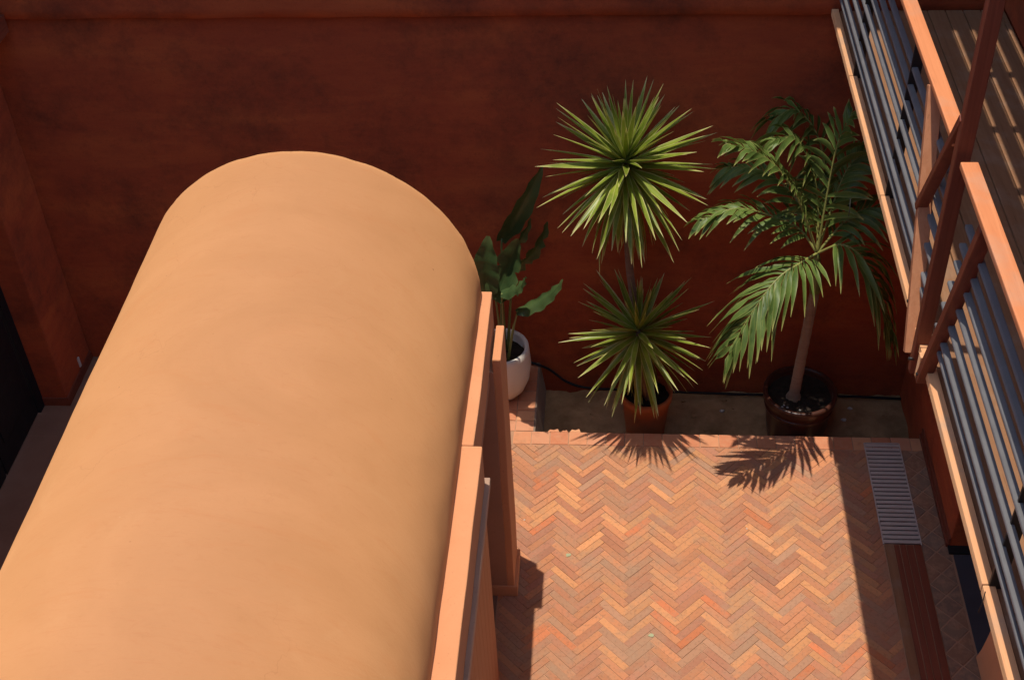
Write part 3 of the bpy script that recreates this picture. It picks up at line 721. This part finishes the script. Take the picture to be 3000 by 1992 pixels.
YD = []
for b_ in (.15, .3):
    me = yucca_mesh(1.0, b_, .030); me.materials.clear(); me.materials.append(MAT_DEADLEAF); YD.append(me)
for c, r, nd in ((upc, .5, 16), (lowc, .46, 18)):
    rnd = random.Random(nd)
    for i in range(nd):
        az = rnd.uniform(0, 6.283); el = math.radians(rnd.uniform(-86, -58)); d = Vector((math.cos(az) * math.cos(el), math.sin(az) * math.cos(el), math.sin(el)))
        z_ = (Vector((0, 0, 1)) - d * d.z).normalized(); m = Matrix((d.cross(z_), d, z_)).transposed() @ Matrix.Rotation(rnd.gauss(0, .6), 3, 'Y')
        o = link("dry_leaf", rnd.choice(YD), yu, Vector(c) + Vector((0, 0, -.15 - rnd.random() * .1)) + d * .02, m.to_euler()); ln = r * rnd.uniform(.6, 1.0); o.scale = (r * 1.1, ln, ln)

# palm
pa = thing("palm", "young palm with arching feathery fronds in the brown pot", "palm", (pp[0], pp[1], .13))
tb_ = aty(2325, 1160, 7.69); tt = aty(2388, 850, 7.66); crown = aty(2394, 742, 7.62)
tr = catmull([Vector((tb_.x, 7.69, .12)), (tb_ * .55 + tt * .45), tt], 34)
tube("trunk", tr, [(.068 if i == 0 else .055 if i == 1 else .043 - .007 * i / 33 + .0012 * math.sin(i * 2.1)) for i in range(34)], MAT_TRUNK, pa, 14)
tube("crownshaft", catmull([tt + Vector((0, 0, -.01)), tt * .5 + crown * .5, crown], 10), [.040, .043, .044, .043, .04, .036, .032, .028, .024, .018], MAT_STALK, pa, 12)
FR = [  # photo pixels with the distance each point lies from the wall, leaflet length, leaflets a side
    ([(2394, 765, 7.56), (2350, 768, 7.42), (2280, 815, 7.28), (2210, 905, 7.12), (2135, 1030, 7.00)], .33, 21, .5, 1),
    ([(2392, 735, 7.60), (2360, 640, 7.60), (2318, 545, 7.58), (2240, 460, 7.54), (2125, 420, 7.48)], .30, 20, .42, 2),
    ([(2390, 730, 7.64), (2340, 670, 7.70), (2250, 630, 7.74), (2150, 612, 7.72), (2040, 650, 7.66)], .27, 16, .45, 3),
    ([(2398, 730, 7.66), (2396, 610, 7.74), (2378, 490, 7.80), (2330, 408, 7.80), (2262, 412, 7.74)], .32, 17, .65, 4),
    ([(2404, 730, 7.66), (2440, 600, 7.76), (2480, 500, 7.86), (2535, 440, 7.93)], .30, 15, .5, 5),
    ([(2404, 745, 7.60), (2465, 718, 7.52), (2530, 760, 7.46), (2578, 860, 7.42), (2600, 960, 7.42)], .33, 17, .6, 6),
    ([(2404, 735, 7.64), (2475, 650, 7.70), (2550, 610, 7.76), (2620, 640, 7.80)], .30, 14, .5, 7),
    ([(2396, 728, 7.68), (2330, 580, 7.86), (2230, 500, 7.96), (2130, 490, 8.00)], .28, 14, .55, 8),
    ([(2402, 730, 7.66), (2425, 560, 7.70), (2455, 420, 7.74), (2500, 330, 7.76)], .30, 13, .4, 10),
    ([(2400, 728, 7.70), (2420, 540, 7.92), (2395, 400, 8.02), (2335, 325, 8.05), (2275, 345, 8.02)], .28, 15, .6, 9)]
for ctrl, ll, nl, droop, sd in FR:
    rnd = random.Random(sd * 13); P = [aty(*c) for c in ctrl]; P[0] = crown.copy(); n = 40; pts = catmull(P, n)
    V, Fc = tube_data(pts, [.010 - .0075 * i / (n - 1) for i in range(n)], 6); fr = obj("frond", V, Fc, MAT_RACHIS, pa, True)
    for side in (-1, 1):
        for j in range(nl):
            t = 0.16 + 0.84 * (j + .25 * (side > 0)) / nl; k = t * (n - 1); i0 = min(int(k), n - 2); p = pts[i0].lerp(pts[i0 + 1], k - i0)
            T = (pts[min(i0 + 2, n - 1)] - pts[max(i0 - 1, 0)]).normalized(); Z = Vector((0, 0, 1)); s = T.cross(Z)
            s = s.normalized() if s.length > .15 else T.cross(Vector((0, 1, 0))).normalized()
            N = s.cross(T).normalized()
            prof = math.sin(math.pi * min(1, .22 + .72 * t)) ** .6; ln = ll * 1.28 * prof * rnd.uniform(.85, 1.12)
            a = math.radians(38 + 24 * t + rnd.gauss(0, 6)); d = (s * side * math.cos(a) + T * math.sin(a) + N * rnd.uniform(.05, .3)).normalized()
            m = 7; q = []; ws = []; dr_ = droop * rnd.uniform(.75, 1.6)
            for u in range(m):
                v = u / (m - 1); pt = p + d * ln * v + Vector((0, 0, -1)) * dr_ * ln * v ** 2; pt.y = min(pt.y, WY - .015); q.append(pt)
                ws.append(.0215 * (0.35 + 1.9 * v if v < .35 else 1.0) * (1 - max(0, (v - .45) / .55) ** 1.6) + .0008)
            sv = T if side > 0 else -T
            me = strip_mesh("leaflet", MAT_PALM, [x_ - p for x_ in q], ws, [(sv + N * rnd.gauss(0, .25)) for _ in q], -.35)
            link("leaflet", me, fr, p)

# broad leaved plant in the white pot
st = thing("paddle_leaf_plant", "broad leaved plant with tall paddle leaves in the white pot", "plant", (wp[0], wp[1], .40))
def paddle(base, tip, width, sidev, fold, arch, seed, torn=0):
    rnd = random.Random(seed); base = Vector(base); tip = Vector(tip); n = 15; ax = tip - base; L_ = ax.length; s = Vector(sidev); s = (s - ax.normalized() * s.dot(ax.normalized())).normalized(); nn = s.cross(ax.normalized())
    pts = [base + ax * (i / (n - 1)) + nn * arch * L_ * math.sin(math.pi * i / (n - 1)) for i in range(n)]
    ws = []
    for i in range(n):
        t = i / (n - 1); w = width / 2 * (math.sin(math.pi * (t * .94 + .045) ** .82) ** .62) * (1 - .25 * t) ; ws.append(max(.002, w * (1 + .05 * math.sin(t * 23 + seed))))
    V, Fc, UV = [], [], []; m = 6
    for i, p in enumerate(pts):
        t = (pts[min(i + 1, n - 1)] - pts[max(i - 1, 0)]).normalized(); sv = (s - t * s.dot(t)).normalized(); n2 = sv.cross(t)
        for k in range(-m // 2, m // 2 + 1):
            f = k / (m / 2); rip = .012 * math.sin(i * 1.9 + seed) * abs(f)
            wdt = ws[i] * (1 - (.45 if torn and i in torn and abs(f) > .6 else 0))
            V.append(p + sv * wdt * f + n2 * (abs(f) ** 1.3 * fold * wdt + rip)); UV.append(((f + 1) / 2, i / (n - 1)))
    for i in range(n - 1):
        for k in range(m): a = i * (m + 1) + k; Fc.append((a, a + 1, a + m + 2, a + m + 1))
    me = mesh("leaf", V, Fc, MAT_BANANA, True); uv = me.uv_layers.new(name="UVMap")
    for lp in me.loops: uv.data[lp.index].uv = UV[lp.vertex_index]
    return link("leaf", me, st)
def stalk(top, off):
    b_ = Vector((wp[0] + off[0], wp[1] + off[1], .41)); top = Vector(top); mid = b_ * .5 + top * .5 + Vector((0, 0, .03)); tube("stalk", catmull([b_, mid, top], 12), [.013 - .006 * i / 11 for i in range(12)], MAT_STALK, st, 8)
for (bx, by, bY), (tx, ty, tY), w, sv, fold, arch, off, torn in (
    ((1466, 705, 7.98), (1588, 488, 8.06), .18, (.8, .25, -.4), .35, .06, (.0, .05), 0),
    ((1424, 862, 7.68), (1430, 692, 7.74), .24, (1, -.1, 0), .50, .05, (-.03, -.04), 0),
    ((1450, 880, 7.64), (1518, 700, 7.70), .26, (.85, -.35, -.1), .55, -.10, (.02, -.05), (7,)),
    ((1468, 862, 7.58), (1540, 812, 7.44), .13, (.1, .8, .5), .3, .12, (.03, -.05), (5, 9)),
    ((1512, 915, 7.66), (1650, 820, 7.70), .145, (.1, .8, .45), .45, .10, (.06, -.06), 0),
    ((1500, 790, 7.98), (1604, 650, 8.10), .17, (.6, .5, -.5), .4, .12, (.05, .05), (3, 5, 8, 10)),
    ((1462, 760, 7.90), (1556, 640, 7.98), .12, (.6, .5, -.5), .4, .10, (.03, .06), (4, 7))):
    B = aty(bx, by, bY); T_ = aty(tx, ty, tY); paddle(B, T_, w, sv, fold, arch, int(bx), torn); stalk(B + (T_ - B) * .03, off)
